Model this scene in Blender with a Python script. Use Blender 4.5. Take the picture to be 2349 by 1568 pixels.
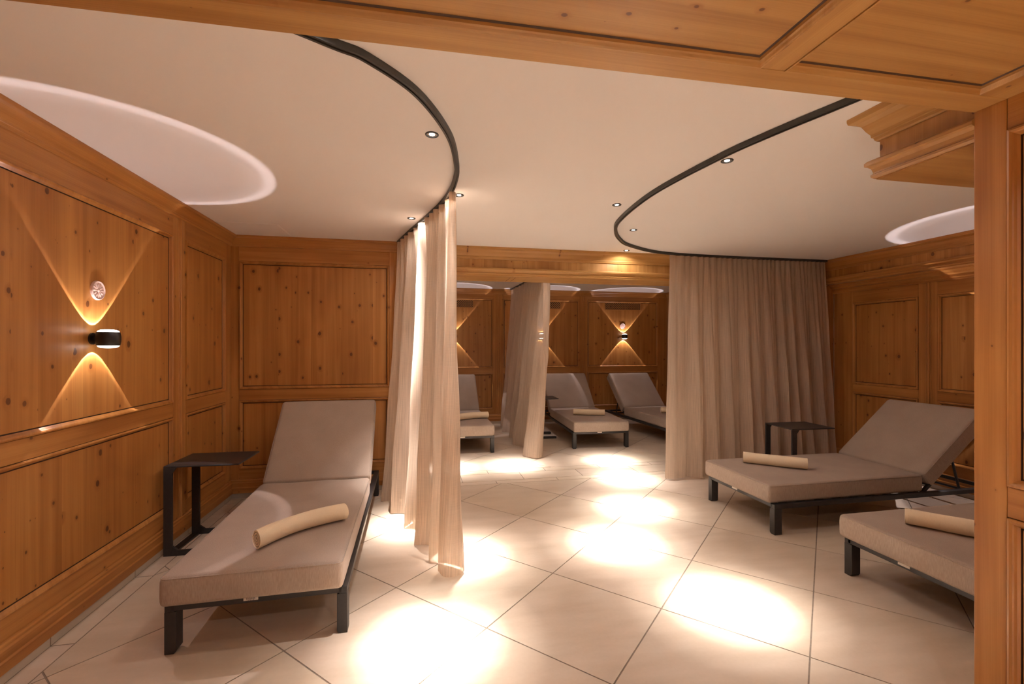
import bpy, bmesh, math, random
from mathutils import Vector, Matrix
random.seed(7)
PI = math.pi
S = bpy.context.scene
COL = S.collection
for o in list(bpy.data.objects):
    bpy.data.objects.remove(o)

# ------------------------------------------------------------------ camera
CAM_H = 1.34
cam_d = bpy.data.cameras.new('camera'); cam = bpy.data.objects.new('camera', cam_d); COL.objects.link(cam)
cam_d.sensor_width = 36; cam_d.lens = 16.0; cam_d.clip_start = 0.05
cam.location = (0, 0, CAM_H)
YAW = math.atan((1174.5 - 966) / 1044.0)
cam.rotation_euler = (PI / 2, 0, -YAW)
cam_d.shift_y = 7.0 / 2349
S.camera = cam

# ------------------------------------------------------------------ world, exposure
w = bpy.data.worlds.new('world'); S.world = w; w.use_nodes = True
w.node_tree.nodes['Background'].inputs[0].default_value = (1.0, 0.72, 0.5, 1)
w.node_tree.nodes['Background'].inputs[1].default_value = 0.02
S.view_settings.view_transform = 'Standard'; S.view_settings.look = 'None'
S.view_settings.exposure = 0.92; S.view_settings.gamma = 1.0; S.view_settings.use_curve_mapping = False

WARM = (1.0, 0.91, 0.88)
H = 2.291            # plaster ceiling
DOWN_W = 3650.0        # watts of one downlight
SCONCE_W = 8.5

def spot(name, loc, power, color, size_deg, blend, radius, parent=None, up=False, profile=None):
    l = bpy.data.lights.new(name, 'SPOT'); l.energy = power; l.color = color
    l.spot_size = math.radians(size_deg); l.spot_blend = blend; l.shadow_soft_size = radius
    o = bpy.data.objects.new(name, l); COL.objects.link(o)
    o.location = loc
    if up: o.rotation_euler = (PI, 0, 0)
    if parent: o.parent = parent
    if profile:          # measured beam profile of the lamp: strength against angle
        l.use_nodes = True
        nt = l.node_tree; em = nt.nodes['Emission']
        tc = nt.nodes.new('ShaderNodeTexCoord'); sp = nt.nodes.new('ShaderNodeSeparateXYZ')
        nt.links.new(tc.outputs['Normal'], sp.inputs[0])
        ab = nt.nodes.new('ShaderNodeMath'); ab.operation = 'ABSOLUTE'; nt.links.new(sp.outputs['Z'], ab.inputs[0])
        ac = nt.nodes.new('ShaderNodeMath'); ac.operation = 'ARCCOSINE'; nt.links.new(ab.outputs[0], ac.inputs[0])
        mr = nt.nodes.new('ShaderNodeMapRange'); mr.inputs[1].default_value = 0; mr.inputs[2].default_value = PI / 2
        nt.links.new(ac.outputs[0], mr.inputs[0])
        rp = nt.nodes.new('ShaderNodeValToRGB'); nt.links.new(mr.outputs[0], rp.inputs[0])
        cr = rp.color_ramp
        while len(cr.elements) < len(profile): cr.elements.new(0.5)
        for e, (ang, v) in zip(cr.elements, profile):
            e.position = ang / 90.0; e.color = (v, v, v, 1)
        nt.links.new(rp.outputs[0], em.inputs['Strength'])
    return o

# ------------------------------------------------------------------ materials
def newmat(name):
    m = bpy.data.materials.new(name); m.use_nodes = True
    nt = m.node_tree; b = nt.nodes['Principled BSDF']
    return m, nt, b
def N(nt, t, **kw):
    n = nt.nodes.new(t)
    for k, v in kw.items(): setattr(n, k, v)
    return n
def L(nt, a, b): nt.links.new(a, b)
def math_node(nt, op, a, b=None, clamp=False):
    n = N(nt, 'ShaderNodeMath', operation=op); n.use_clamp = clamp
    for i, v in enumerate((a, b)):
        if v is None: continue
        if isinstance(v, (int, float)): n.inputs[i].default_value = v
        else: L(nt, v, n.inputs[i])
    return n.outputs[0]
def mixc(nt, fac, a, b, mode='MIX'):
    n = N(nt, 'ShaderNodeMix', data_type='RGBA', blend_type=mode)
    if isinstance(fac, (int, float)): n.inputs[0].default_value = fac
    else: L(nt, fac, n.inputs[0])
    for i, v in ((6, a), (7, b)):
        if isinstance(v, tuple): n.inputs[i].default_value = v + (1,) if len(v) == 3 else v
        else: L(nt, v, n.inputs[i])
    return n.outputs[2]
def ramp(nt, fac, stops):
    r = N(nt, 'ShaderNodeValToRGB'); L(nt, fac, r.inputs[0]); cr = r.color_ramp
    while len(cr.elements) < len(stops): cr.elements.new(0.5)
    for e, (p, c) in zip(cr.elements, stops):
        e.position = p; e.color = c + (1,) if len(c) == 3 else c
    return r.outputs[0]

def pine(name, mode, plank=0.0, tint=1.0, knots=1.0, shift=0.0, honey=1.0):
    """waxed knotty pine; mode 'v' grain upright, 'x' / 'y' grain along that axis"""
    m, nt, b = newmat(name)
    tc = N(nt, 'ShaderNodeTexCoord'); sp = N(nt, 'ShaderNodeSeparateXYZ'); L(nt, tc.outputs['Object'], sp.inputs[0])
    X, Y, Z = sp.outputs
    if mode == 'v': al, ac = Z, math_node(nt, 'ADD', X, Y)
    elif mode == 'x': al, ac = X, math_node(nt, 'ADD', Y, Z)
    else: al, ac = Y, math_node(nt, 'ADD', X, Z)
    ac = math_node(nt, 'ADD', ac, 11.3 + shift)
    if plank:
        q = math_node(nt, 'FLOOR', math_node(nt, 'DIVIDE', ac, plank))
        wn = N(nt, 'ShaderNodeTexWhiteNoise', noise_dimensions='1D'); L(nt, q, wn.inputs['W'])
        pv = wn.outputs['Value']
        off = math_node(nt, 'MULTIPLY', pv, 9.0)
        al2 = math_node(nt, 'ADD', al, off)
    else:
        pv = None; al2 = al
    # knots
    kv = N(nt, 'ShaderNodeCombineXYZ')
    L(nt, math_node(nt, 'MULTIPLY', al2, 6.5), kv.inputs[0]); L(nt, math_node(nt, 'MULTIPLY', ac, 8.5), kv.inputs[1])
    vo = N(nt, 'ShaderNodeTexVoronoi', voronoi_dimensions='2D'); vo.inputs['Scale'].default_value = 1.0; L(nt, kv.outputs[0], vo.inputs['Vector'])
    cs = N(nt, 'ShaderNodeSeparateColor'); L(nt, vo.outputs['Color'], cs.inputs[0])
    # wobble the distance a little
    wob = N(nt, 'ShaderNodeTexNoise'); wob.inputs['Scale'].default_value = 40; L(nt, tc.outputs['Object'], wob.inputs['Vector'])
    dist = math_node(nt, 'ADD', vo.outputs['Distance'], math_node(nt, 'MULTIPLY', math_node(nt, 'SUBTRACT', wob.outputs['Fac'], 0.5), 0.05))
    rad = math_node(nt, 'MULTIPLY', math_node(nt, 'POWER', math_node(nt, 'MAXIMUM', math_node(nt, 'SUBTRACT', cs.outputs[0], 1 - 0.78 * knots), 0.0), 2.2), 0.165)
    core = math_node(nt, 'DIVIDE', math_node(nt, 'SUBTRACT', rad, dist), 0.02, clamp=True)
    halo = math_node(nt, 'MULTIPLY', math_node(nt, 'DIVIDE', math_node(nt, 'SUBTRACT', math_node(nt, 'MULTIPLY', rad, 2.6), dist), 0.12, clamp=True), 0.5)
    # grain streaks, bent round the knots
    bend = math_node(nt, 'MULTIPLY', halo, 0.03)
    gv = N(nt, 'ShaderNodeCombineXYZ')
    L(nt, math_node(nt, 'MULTIPLY', al2, 0.55), gv.inputs[0]); L(nt, math_node(nt, 'MULTIPLY', math_node(nt, 'ADD', ac, bend), 22.0), gv.inputs[1])
    g1 = N(nt, 'ShaderNodeTexNoise', noise_dimensions='2D'); g1.inputs['Scale'].default_value = 1.0; g1.inputs['Detail'].default_value = 4; L(nt, gv.outputs[0], g1.inputs['Vector'])
    g1.inputs['Distortion'].default_value = 0.4
    gv2 = N(nt, 'ShaderNodeCombineXYZ')
    L(nt, math_node(nt, 'MULTIPLY', al2, 2.5), gv2.inputs[0]); L(nt, math_node(nt, 'MULTIPLY', ac, 260.0), gv2.inputs[1])
    g2 = N(nt, 'ShaderNodeTexNoise', noise_dimensions='2D'); g2.inputs['Scale'].default_value = 1.0; g2.inputs['Detail'].default_value = 2; L(nt, gv2.outputs[0], g2.inputs['Vector'])
    f = math_node(nt, 'ADD', math_node(nt, 'MULTIPLY', g1.outputs['Fac'], 0.75), math_node(nt, 'MULTIPLY', g2.outputs['Fac'], 0.25))
    t = tint; hg = honey; hb = honey * honey
    col = ramp(nt, f, [(0.26, (0.335 * t, 0.130 * t * hg, 0.028 * t * hb)), (0.5, (0.430 * t, 0.186 * t * hg, 0.045 * t * hb)), (0.74, (0.505 * t, 0.235 * t * hg, 0.064 * t * hb))])
    if pv is not None:
        pc = ramp(nt, pv, [(0.0, (0.90, 0.88, 0.85)), (0.5, (1.0, 1.0, 1.0)), (1.0, (1.07, 1.09, 1.10))])
        col = mixc(nt, 1.0, col, pc, 'MULTIPLY')
    big = N(nt, 'ShaderNodeTexNoise'); big.inputs['Scale'].default_value = 1.0; big.inputs['Detail'].default_value = 2
    bmp = N(nt, 'ShaderNodeMapping'); bmp.inputs['Scale'].default_value = {'v': (4.5, 4.5, 1.3), 'x': (1.3, 4.5, 4.5), 'y': (4.5, 1.3, 4.5)}[mode]
    L(nt, tc.outputs['Object'], bmp.inputs[0]); L(nt, bmp.outputs[0], big.inputs['Vector'])
    col = mixc(nt, 1.0, col, ramp(nt, big.outputs['Fac'], [(0.32, (0.84, 0.78, 0.72)), (0.5, (1.0, 1.0, 1.0)), (0.7, (1.07, 1.13, 1.22))]), 'MULTIPLY')
    col = mixc(nt, halo, col, (0.30 * t, 0.102 * t, 0.020 * t))
    col = mixc(nt, math_node(nt, 'MULTIPLY', core, 0.93), col, (0.125, 0.042, 0.012))
    L(nt, col, b.inputs['Base Color'])
    b.inputs['Roughness'].default_value = 0.42
    b.inputs['Specular IOR Level'].default_value = 0.45
    bp = N(nt, 'ShaderNodeBump'); bp.inputs['Strength'].default_value = 0.12; bp.inputs['Distance'].default_value = 0.002
    L(nt, f, bp.inputs['Height']); L(nt, bp.outputs[0], b.inputs['Normal'])
    return m

def plain(name, col, rough=0.5, spec=0.5, metal=0.0, noise=0.0, nscale=8.0):
    m, nt, b = newmat(name)
    if noise:
        tc = N(nt, 'ShaderNodeTexCoord'); n = N(nt, 'ShaderNodeTexNoise'); n.inputs['Scale'].default_value = nscale
        L(nt, tc.outputs['Object'], n.inputs['Vector'])
        lo = tuple(c * (1 - noise) for c in col); hi = tuple(min(1, c * (1 + noise)) for c in col)
        L(nt, ramp(nt, n.outputs['Fac'], [(0.35, lo), (0.65, hi)]), b.inputs['Base Color'])
    else:
        b.inputs['Base Color'].default_value = col + (1,)
    b.inputs['Roughness'].default_value = rough; b.inputs['Specular IOR Level'].default_value = spec
    b.inputs['Metallic'].default_value = metal
    return m

M = {}
M['pv'] = pine('pine_upright', 'v', tint=1.0)
M['pvp'] = pine('pine_upright_boards', 'v', plank=0.135, tint=1.0, knots=1.15)
M['px'] = pine('pine_along_x', 'x', knots=0.85, tint=1.0)
M['py'] = pine('pine_along_y', 'y', knots=0.85, tint=1.0)
M['pxp'] = pine('pine_along_x_boards', 'x', plank=0.21, knots=1.0)
M['hx'] = pine('honey_pine_along_x', 'x', knots=0.95, honey=1.2)
M['hy'] = pine('honey_pine_along_y', 'y', knots=0.95, honey=1.2)
M['hxp'] = pine('honey_pine_x_boards', 'x', plank=0.43, knots=1.0, honey=1.2)
M['hvp'] = pine('honey_pine_upright_boards', 'v', plank=0.135, knots=1.0, honey=1.18)
M['dark'] = plain('dark_joint_stain', (0.055, 0.022, 0.009), 0.7)
M['plaster'] = plain('ceiling_plaster', (0.92, 0.89, 0.865), 0.85, 0.2, noise=0.012, nscale=1.2)
M['metal'] = plain('anthracite_powder_coat', (0.030, 0.028, 0.027), 0.42, 0.45, noise=0.08, nscale=60)
M['black'] = plain('black_enamel', (0.012, 0.011, 0.011), 0.38, 0.5, noise=0.1, nscale=30)
M['track'] = plain('black_track', (0.028, 0.024, 0.020), 0.45, 0.5, noise=0.1, nscale=20)
M['skirt'] = plain('skirting_tile', (0.50, 0.43, 0.34), 0.45, 0.4, noise=0.06, nscale=5)
M['grout'] = plain('grout', (0.27, 0.215, 0.165), 0.9, 0.1, noise=0.1, nscale=40)
M['rosette'] = plain('rosette_plaster', (0.70, 0.50, 0.44), 0.45, 0.4, noise=0.08, nscale=80)
M['label_white'] = plain('label_white', (0.75, 0.70, 0.62), 0.5, noise=0.03)
M['label_ink'] = plain('label_ink', (0.12, 0.10, 0.09), 0.6, noise=0.03)
M['chrome'] = plain('brushed_nickel', (0.45, 0.42, 0.40), 0.28, 0.5, metal=1.0, noise=0.05, nscale=40)

def emit(name, col, strength, see=False):
    m = bpy.data.materials.new(name); m.use_nodes = True; nt = m.node_tree
    nt.nodes.remove(nt.nodes['Principled BSDF']); out = nt.nodes['Material Output']
    e = N(nt, 'ShaderNodeEmission'); e.inputs[0].default_value = col + (1,); e.inputs[1].default_value = strength
    if see:   # frosted lens that also lets its bulb's light through
        tr = N(nt, 'ShaderNodeBsdfTransparent'); ad = N(nt, 'ShaderNodeAddShader')
        L(nt, e.outputs[0], ad.inputs[0]); L(nt, tr.outputs[0], ad.inputs[1]); L(nt, ad.outputs[0], out.inputs[0])
    else: L(nt, e.outputs[0], out.inputs[0])
    return m
M['led'] = emit('led_chip', (1.0, 0.93, 0.85), 30.0)
M['lens'] = emit('glowing_lens', (1.0, 0.93, 0.86), 3.0, see=True)

def fabric(name, lo, hi, scale=900, rough=0.9, bump=0.25, rib=0.0, sheen=0.15):
    m, nt, b = newmat(name)
    tc = N(nt, 'ShaderNodeTexCoord')
    mp = N(nt, 'ShaderNodeMapping'); L(nt, tc.outputs['Object'], mp.inputs[0]); mp.inputs['Scale'].default_value = (scale, scale, scale * 0.12)
    n = N(nt, 'ShaderNodeTexNoise'); n.inputs['Scale'].default_value = 0.35; n.inputs['Detail'].default_value = 3; L(nt, mp.outputs[0], n.inputs['Vector'])
    n2 = N(nt, 'ShaderNodeTexNoise'); n2.inputs['Scale'].default_value = 6; L(nt, tc.outputs['Object'], n2.inputs['Vector'])
    f = math_node(nt, 'ADD', math_node(nt, 'MULTIPLY', n.outputs['Fac'], 0.75), math_node(nt, 'MULTIPLY', n2.outputs['Fac'], 0.25))
    L(nt, ramp(nt, f, [(0.3, lo), (0.7, hi)]), b.inputs['Base Color'])
    b.inputs['Roughness'].default_value = rough; b.inputs['Specular IOR Level'].default_value = 0.15
    b.inputs['Sheen Weight'].default_value = sheen
    hgt = n.outputs['Fac']
    if rib:
        sp = N(nt, 'ShaderNodeSeparateXYZ'); L(nt, tc.outputs['Object'], sp.inputs[0])
        s = math_node(nt, 'SINE', math_node(nt, 'MULTIPLY', sp.outputs['X'], rib))
        hgt = math_node(nt, 'ADD', math_node(nt, 'MULTIPLY', s, 0.8), n.outputs['Fac'])
    bp = N(nt, 'ShaderNodeBump'); bp.inputs['Strength'].default_value = bump; bp.inputs['Distance'].default_value = 0.001
    L(nt, hgt, bp.inputs['Height']); L(nt, bp.outputs[0], b.inputs['Normal'])
    return m
M['cushion'] = fabric('taupe_outdoor_fabric', (0.335, 0.262, 0.208), (0.46, 0.372, 0.302))
M['towel'] = fabric('cream_waffle_towel', (0.88, 0.72, 0.49), (0.95, 0.81, 0.58), scale=1400, bump=0.3, rib=1400.0, sheen=0.3)

def sheer():
    m = bpy.data.materials.new('sheer_linen_curtain'); m.use_nodes = True; nt = m.node_tree
    nt.nodes.remove(nt.nodes['Principled BSDF']); out = nt.nodes['Material Output']
    uv = N(nt, 'ShaderNodeUVMap')
    mp = N(nt, 'ShaderNodeMapping'); L(nt, uv.outputs[0], mp.inputs[0]); mp.inputs['Scale'].default_value = (260, 3.0, 1)
    n = N(nt, 'ShaderNodeTexNoise'); n.inputs['Scale'].default_value = 1; n.inputs['Detail'].default_value = 3; L(nt, mp.outputs[0], n.inputs['Vector'])
    mp2 = N(nt, 'ShaderNodeMapping'); L(nt, uv.outputs[0], mp2.inputs[0]); mp2.inputs['Scale'].default_value = (14, 340, 1)
    n2 = N(nt, 'ShaderNodeTexNoise'); n2.inputs['Scale'].default_value = 1; n2.inputs['Detail'].default_value = 2; L(nt, mp2.outputs[0], n2.inputs['Vector'])
    f = math_node(nt, 'ADD', math_node(nt, 'MULTIPLY', n.outputs['Fac'], 0.82), math_node(nt, 'MULTIPLY', n2.outputs['Fac'], 0.18))
    col = ramp(nt, f, [(0.35, (0.66, 0.525, 0.40)), (0.65, (0.80, 0.655, 0.515))])
    d = N(nt, 'ShaderNodeBsdfDiffuse'); L(nt, col, d.inputs[0])
    t = N(nt, 'ShaderNodeBsdfTranslucent'); L(nt, col, t.inputs[0])
    tr = N(nt, 'ShaderNodeBsdfTransparent')
    m1 = N(nt, 'ShaderNodeMixShader'); m1.inputs[0].default_value = 0.48; L(nt, d.outputs[0], m1.inputs[1]); L(nt, t.outputs[0], m1.inputs[2])
    fac = math_node(nt, 'MULTIPLY', ramp(nt, f, [(0.3, (1, 1, 1)), (0.6, (0.25, 0.25, 0.25))]), 0.19)
    m2 = N(nt, 'ShaderNodeMixShader'); L(nt, fac, m2.inputs[0]); L(nt, m1.outputs[0], m2.inputs[1]); L(nt, tr.outputs[0], m2.inputs[2])
    L(nt, m2.outputs[0], out.inputs[0])
    return m
M['sheer'] = sheer()

def tile_mat():
    m, nt, b = newmat('limestone_floor_tile')
    tc = N(nt, 'ShaderNodeTexCoord'); at = N(nt, 'ShaderNodeAttribute', attribute_name='tone')
    mp = N(nt, 'ShaderNodeMapping'); L(nt, tc.outputs['Object'], mp.inputs[0]); mp.inputs['Rotation'].default_value = (0, 0, 0.76); mp.inputs['Scale'].default_value = (1.2, 5.0, 1)
    n = N(nt, 'ShaderNodeTexNoise'); n.inputs['Scale'].default_value = 2.2; n.inputs['Detail'].default_value = 6; L(nt, mp.outputs[0], n.inputs['Vector'])
    n2 = N(nt, 'ShaderNodeTexNoise'); n2.inputs['Scale'].default_value = 60; n2.inputs['Detail'].default_value = 3; L(nt, tc.outputs['Object'], n2.inputs['Vector'])
    f = math_node(nt, 'ADD', math_node(nt, 'MULTIPLY', n.outputs['Fac'], 0.8), math_node(nt, 'MULTIPLY', n2.outputs['Fac'], 0.2))
    c = ramp(nt, f, [(0.3, (0.60, 0.49, 0.365)), (0.5, (0.65, 0.54, 0.415)), (0.7, (0.695, 0.585, 0.46))])
    c = mixc(nt, 1.0, c, at.outputs['Color'], 'MULTIPLY')
    L(nt, c, b.inputs['Base Color']); b.inputs['Roughness'].default_value = 0.40; b.inputs['Specular IOR Level'].default_value = 0.35
    bp = N(nt, 'ShaderNodeBump'); bp.inputs['Strength'].default_value = 0.05; bp.inputs['Distance'].default_value = 0.002
    L(nt, f, bp.inputs['Height']); L(nt, bp.outputs[0], b.inputs['Normal'])
    return m
M['tile'] = tile_mat()

# ------------------------------------------------------------------ mesh helpers
class MB:
    def __init__(s): s.v = []; s.f = []; s.m = []; s.cur = 0
    def add(s, vs, fs):
        k = len(s.v); s.v += [tuple(p) for p in vs]
        for f in fs: s.f.append(tuple(k + i for i in f)); s.m.append(s.cur)
    def box(s, a, b):
        x0, y0, z0 = (min(a[i], b[i]) for i in range(3)); x1, y1, z1 = (max(a[i], b[i]) for i in range(3))
        s.add([(x0, y0, z0), (x1, y0, z0), (x1, y1, z0), (x0, y1, z0), (x0, y0, z1), (x1, y0, z1), (x1, y1, z1), (x0, y1, z1)],
              [(0, 3, 2, 1), (4, 5, 6, 7), (0, 1, 5, 4), (1, 2, 6, 5), (2, 3, 7, 6), (3, 0, 4, 7)])
    def loops(s, rings, closed=True, caps=False):
        """rings: equal-length point lists; joins neighbours; closed = each ring is a loop"""
        n = len(rings[0]); k = len(s.v)
        for r in rings: s.v += [tuple(p) for p in r]
        for i in range(len(rings) - 1):
            for j in range(n if closed else n - 1):
                a = k + i * n + j; b = k + i * n + (j + 1) % n
                s.f.append((a, b, b + n, a + n)); s.m.append(s.cur)
        if caps:
            s.f.append(tuple(k + j for j in range(n))[::-1]); s.m.append(s.cur)
            s.f.append(tuple(k + (len(rings) - 1) * n + j for j in range(n))); s.m.append(s.cur)
    def cyl(s, c0, c1, r0, r1=None, n=24, caps=True):
        r1 = r0 if r1 is None else r1
        c0 = Vector(c0); c1 = Vector(c1); d = (c1 - c0).normalized()
        a = d.orthogonal().normalized(); b = d.cross(a)
        R = [[c + (a * math.cos(t) + b * math.sin(t)) * r for t in [2 * PI * i / n for i in range(n)]] for c, r in ((c0, r0), (c1, r1))]
        s.loops(R, True, caps)
    def tube(s, pts, r, n=8):
        pts = [Vector(p) for p in pts]; R = []
        for i, p in enumerate(pts):
            d = (pts[min(i + 1, len(pts) - 1)] - pts[max(i - 1, 0)]).normalized()
            up = Vector((0, 0, 1)) if abs(d.z) < 0.9 else Vector((1, 0, 0))
            a = d.cross(up).normalized(); b = d.cross(a)
            R.append([p + (a * math.cos(t) + b * math.sin(t)) * r for t in [2 * PI * k / n for k in range(n)]])
        s.loops(R, True, True)
    def build(s, name, mats, parent=None, smooth=False, bevel=0.0, fix=True, auto=None, seg=2):
        me = bpy.data.meshes.new(name); me.from_pydata(s.v, [], s.f)
        if not isinstance(mats, (list, tuple)): mats = [mats]
        for m in mats: me.materials.append(m)
        for p, i in zip(me.polygons, s.m): p.material_index = i
        if fix:
            bm = bmesh.new(); bm.from_mesh(me); bmesh.ops.recalc_face_normals(bm, faces=bm.faces); bm.to_mesh(me); bm.free()
        o = bpy.data.objects.new(name, me); COL.objects.link(o)
        if smooth:
            for p in me.polygons: p.use_smooth = True
            if auto is not None:
                bm = bmesh.new(); bm.from_mesh(me)
                for e in bm.edges:
                    if len(e.link_faces) == 2 and e.calc_face_angle(0) > auto: e.smooth = False
                bm.to_mesh(me); bm.free()
        if bevel:
            md = o.modifiers.new('bevel', 'BEVEL'); md.width = bevel; md.segments = seg; md.limit_method = 'ANGLE'
        if parent: o.parent = parent
        me.update()
        return o

def tag(o, label=None, cat=None, group=None, kind=None):
    if label: o['label'] = label
    if cat: o['category'] = cat
    if group: o['group'] = group
    if kind: o['kind'] = kind
    return o
def empty(name, loc=(0, 0, 0), rz=0.0):
    o = bpy.data.objects.new(name, None); COL.objects.link(o); o.location = loc; o.rotation_euler = (0, 0, rz)
    o.empty_display_size = 0.1
    return o
def copy_tree(o, parent=None):
    c = o.copy(); COL.objects.link(c)
    if parent: c.parent = parent
    for ch in [x for x in bpy.data.objects if x.parent == o]: copy_tree(ch, c)
    return c

# ------------------------------------------------------------------ panelled walls
# wall frame: s along the wall, z up, d out of the wall into the room
def frame_map(axis, plane, sign):
    if axis == 'y': return lambda s, z, d: (plane + sign * d, s, z)       # wall runs along y, faces sign*x
    return lambda s, z, d: (s, plane + sign * d, z)                        # wall runs along x, faces sign*y

PROF = [(0.0022, -0.003), (0.0025, 0.007), (0.009, 0.009), (0.015, 0.006), (0.018, 0.002), (0.021, -0.005), (0.024, -0.009), (0.026, -0.012)]
def rect_pts(F, s0, s1, z0, z1, i, d):
    return [F(s0 + i, z0 + i, d), F(s1 - i, z0 + i, d), F(s1 - i, z1 - i, d), F(s0 + i, z1 - i, d)]

def panelled_wall(name, axis, plane, sign, s0, s1, ztop, openings, label_kind='structure', rail_mat=None, beads=(), zbot=0.0, warp=None, back=0.10):
    """openings: (s0,s1,z0,z1). everything not an opening is stile or rail"""
    F0 = frame_map(axis, plane, sign)
    F = (lambda s, z, d: warp(F0(s, z, d))) if warp else F0
    rm = rail_mat or (M['py'] if axis == 'y' else M['px'])
    def b(mb, a0, a1, z0, z1, d0, d1):
        P = [F(a0, z0, d0), F(a1, z0, d0), F(a1, z0, d1), F(a0, z0, d1), F(a0, z1, d0), F(a1, z1, d0), F(a1, z1, d1), F(a0, z1, d1)]
        mb.add(P, [(0, 3, 2, 1), (4, 5, 6, 7), (0, 1, 5, 4), (1, 2, 6, 5), (2, 3, 7, 6), (3, 0, 4, 7)])
    wb = MB(); b(wb, s0, s1, zbot, ztop, -back, -0.022)
    wall = wb.build(name, M['dark']); tag(wall, kind='structure')
    cols = sorted(set((o[0], o[1]) for o in openings))
    # stiles between the columns
    edges = [s0] + [e for c in cols for e in c] + [s1]
    for i in range(0, len(edges), 2):
        a0, a1 = edges[i], edges[i + 1]
        if a1 - a0 > 0.004:
            m = MB(); b(m, a0, a1 - 0.0012, zbot, ztop, -0.022, 0.0); m.build('stile', M['pv'], wall, bevel=0.0012, seg=1)
    for (c0, c1) in cols:
        zs = sorted((o[2], o[3]) for o in openings if (o[0], o[1]) == (c0, c1))
        ze = [zbot] + [e for z in zs for e in z] + [ztop]
        for i in range(0, len(ze), 2):
            if ze[i + 1] - ze[i] > 0.004:
                m = MB(); b(m, c0, c1, ze[i], ze[i + 1], -0.022, 0.0); m.build('rail', rm, wall, bevel=0.0012, seg=1)
        for (z0, z1) in zs:
            m = MB()
            m.loops([rect_pts(F, c0, c1, z0, z1, i, d) for i, d in PROF])
            m.cur = 1; m.loops([rect_pts(F, c0, c1, z0, z1, i, d) for i, d in ((0.026, -0.012), (0.0262, -0.0165), (0.0315, -0.0165))])
            m.loops([rect_pts(F, c0, c1, z0, z1, i, d) for i, d in ((0.0, -0.001), (0.0003, -0.004), (0.0022, -0.004))])
            m.build('panel_moulding', [M['pv'], M['dark']], wall)
            m = MB(); m.add(rect_pts(F, c0, c1, z0, z1, 0.0315, -0.013), [(0, 1, 2, 3)])
            m.loops([rect_pts(F, c0, c1, z0, z1, 0.0315, -0.013), rect_pts(F, c0, c1, z0, z1, 0.0315, -0.02)])
            m.build('panel', M['pvp'], wall)
    for (bs, z0, z1) in beads:          # reeded half-round strips on the double stiles
        m = MB(); n = 10
        for (c, r) in ((bs, 0.014), (bs - 0.021, 0.006), (bs + 0.021, 0.006)):
            ring = [(c - r * math.cos(PI * k / n), r * 0.8 * math.sin(PI * k / n) + 0.0005) for k in range(n + 1)]
            m.loops([[F(x, zz, d) for x, d in ring] for zz in (z0, z1)], closed=False)
        m.build('bead', M['pv'], wall, smooth=True)
    return wall

def run_profile(mb, F, s0, s1, prof, mit0=0, mit1=0):
    """prof: (d, z) list swept along s; mitre shifts the end by d*mit"""
    mb.loops([[F(s0 + d * mit0, z, d) for d, z in prof], [F(s1 - d * mit1, z, d) for d, z in prof]], closed=True, caps=True)

def crown_prof(p=0.072, zt=H, zb=2.205):
    h = zt - zb
    return [(0, zt), (p, zt), (p, zt - 0.10 * h), (p * 0.96, zt - 0.20 * h), (p * 0.72, zt - 0.26 * h), (p * 0.55, zt - 0.38 * h), (p * 0.42, zt - 0.58 * h), (p * 0.28, zt - 0.74 * h),
            (p * 0.26, zt - 0.84 * h), (p * 0.20, zt - 0.86 * h), (p * 0.16, zt - 0.95 * h), (p * 0.10, zb), (0, zb)]
BASE = [(0, 0.16), (0.010, 0.16), (0.014, 0.152), (0.014, 0.142), (0.020, 0.134), (0.020, 0.100), (0.027, 0.094), (0.027, 0.084), (0.022, 0.080), (0.022, 0.046), (0, 0.046)]

# --- left wall
OPEN_U = (0.950, 2.078); OPEN_L = (0.250, 0.856)
def openings(cols, u=OPEN_U, l=OPEN_L):
    r = []
    for c in cols: r += [(c[0], c[1], u[0], u[1]), (c[0], c[1], l[0], l[1])]
    return r
XL = -1.63
wall_left = panelled_wall('wall_left', 'y', XL, 1, -2.6, 7.68, H, openings([(-2.5, -1.26), (-1.09, 0.28), (0.45, 1.84), (2.01, 3.433), (3.60, 4.263), (4.95, 6.20), (6.37, 7.58)]),
                          beads=[(3.532, 0.16, 2.205), (1.925, 0.16, 2.205), (6.285, 0.16, 2.205)])
FL = frame_map('y', XL, 1)
tn = [0]
def trim(mb, mats, warp=None, **kw):
    tn[0] += 1
    o = mb.build('trim_%d' % tn[0], mats, **kw); tag(o, kind='structure'); return o
m = MB(); run_profile(m, FL, -2.6, 4.38, crown_prof(), 0, 1); trim(m, M['py'])
m = MB(); run_profile(m, FL, 4.84, 7.68, crown_prof(), 1, 1); trim(m, M['py'])
def baseboard(name, F, a, b, mat, mit0=0, mit1=0, joints=()):
    m = MB(); run_profile(m, F, a, b, BASE, mit0, mit1); o = m.build(name, mat); tag(o, kind='structure')
    m = MB(); c = a; n = 0
    ends = [a] + sorted(j for j in joints if a < j < b) + [b]
    for e0, e1 in zip(ends[:-1], ends[1:]):
        P = [(0.002, 0.001), (0.012, 0.001), (0.012, 0.044), (0.002, 0.044)]
        m.loops([[F(e0 + 0.003, z, d) for d, z in P], [F(e1 - 0.003, z, d) for d, z in P]], True, True)
    m.build('skirting_tile', M['skirt'], o)
    m = MB(); P = [(0.0, 0.0005), (0.010, 0.0005), (0.010, 0.046), (0.0, 0.046)]
    m.loops([[F(a, z, d) for d, z in P], [F(b, z, d) for d, z in P]], True, True); m.build('skirting_grout', M['grout'], o)
    return o
baseboard('baseboard_left', FL, -2.6, 4.38, M['py'], 0, 1, joints=[2.39 + 0.612 * k for k in range(-8, 4)])

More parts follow.
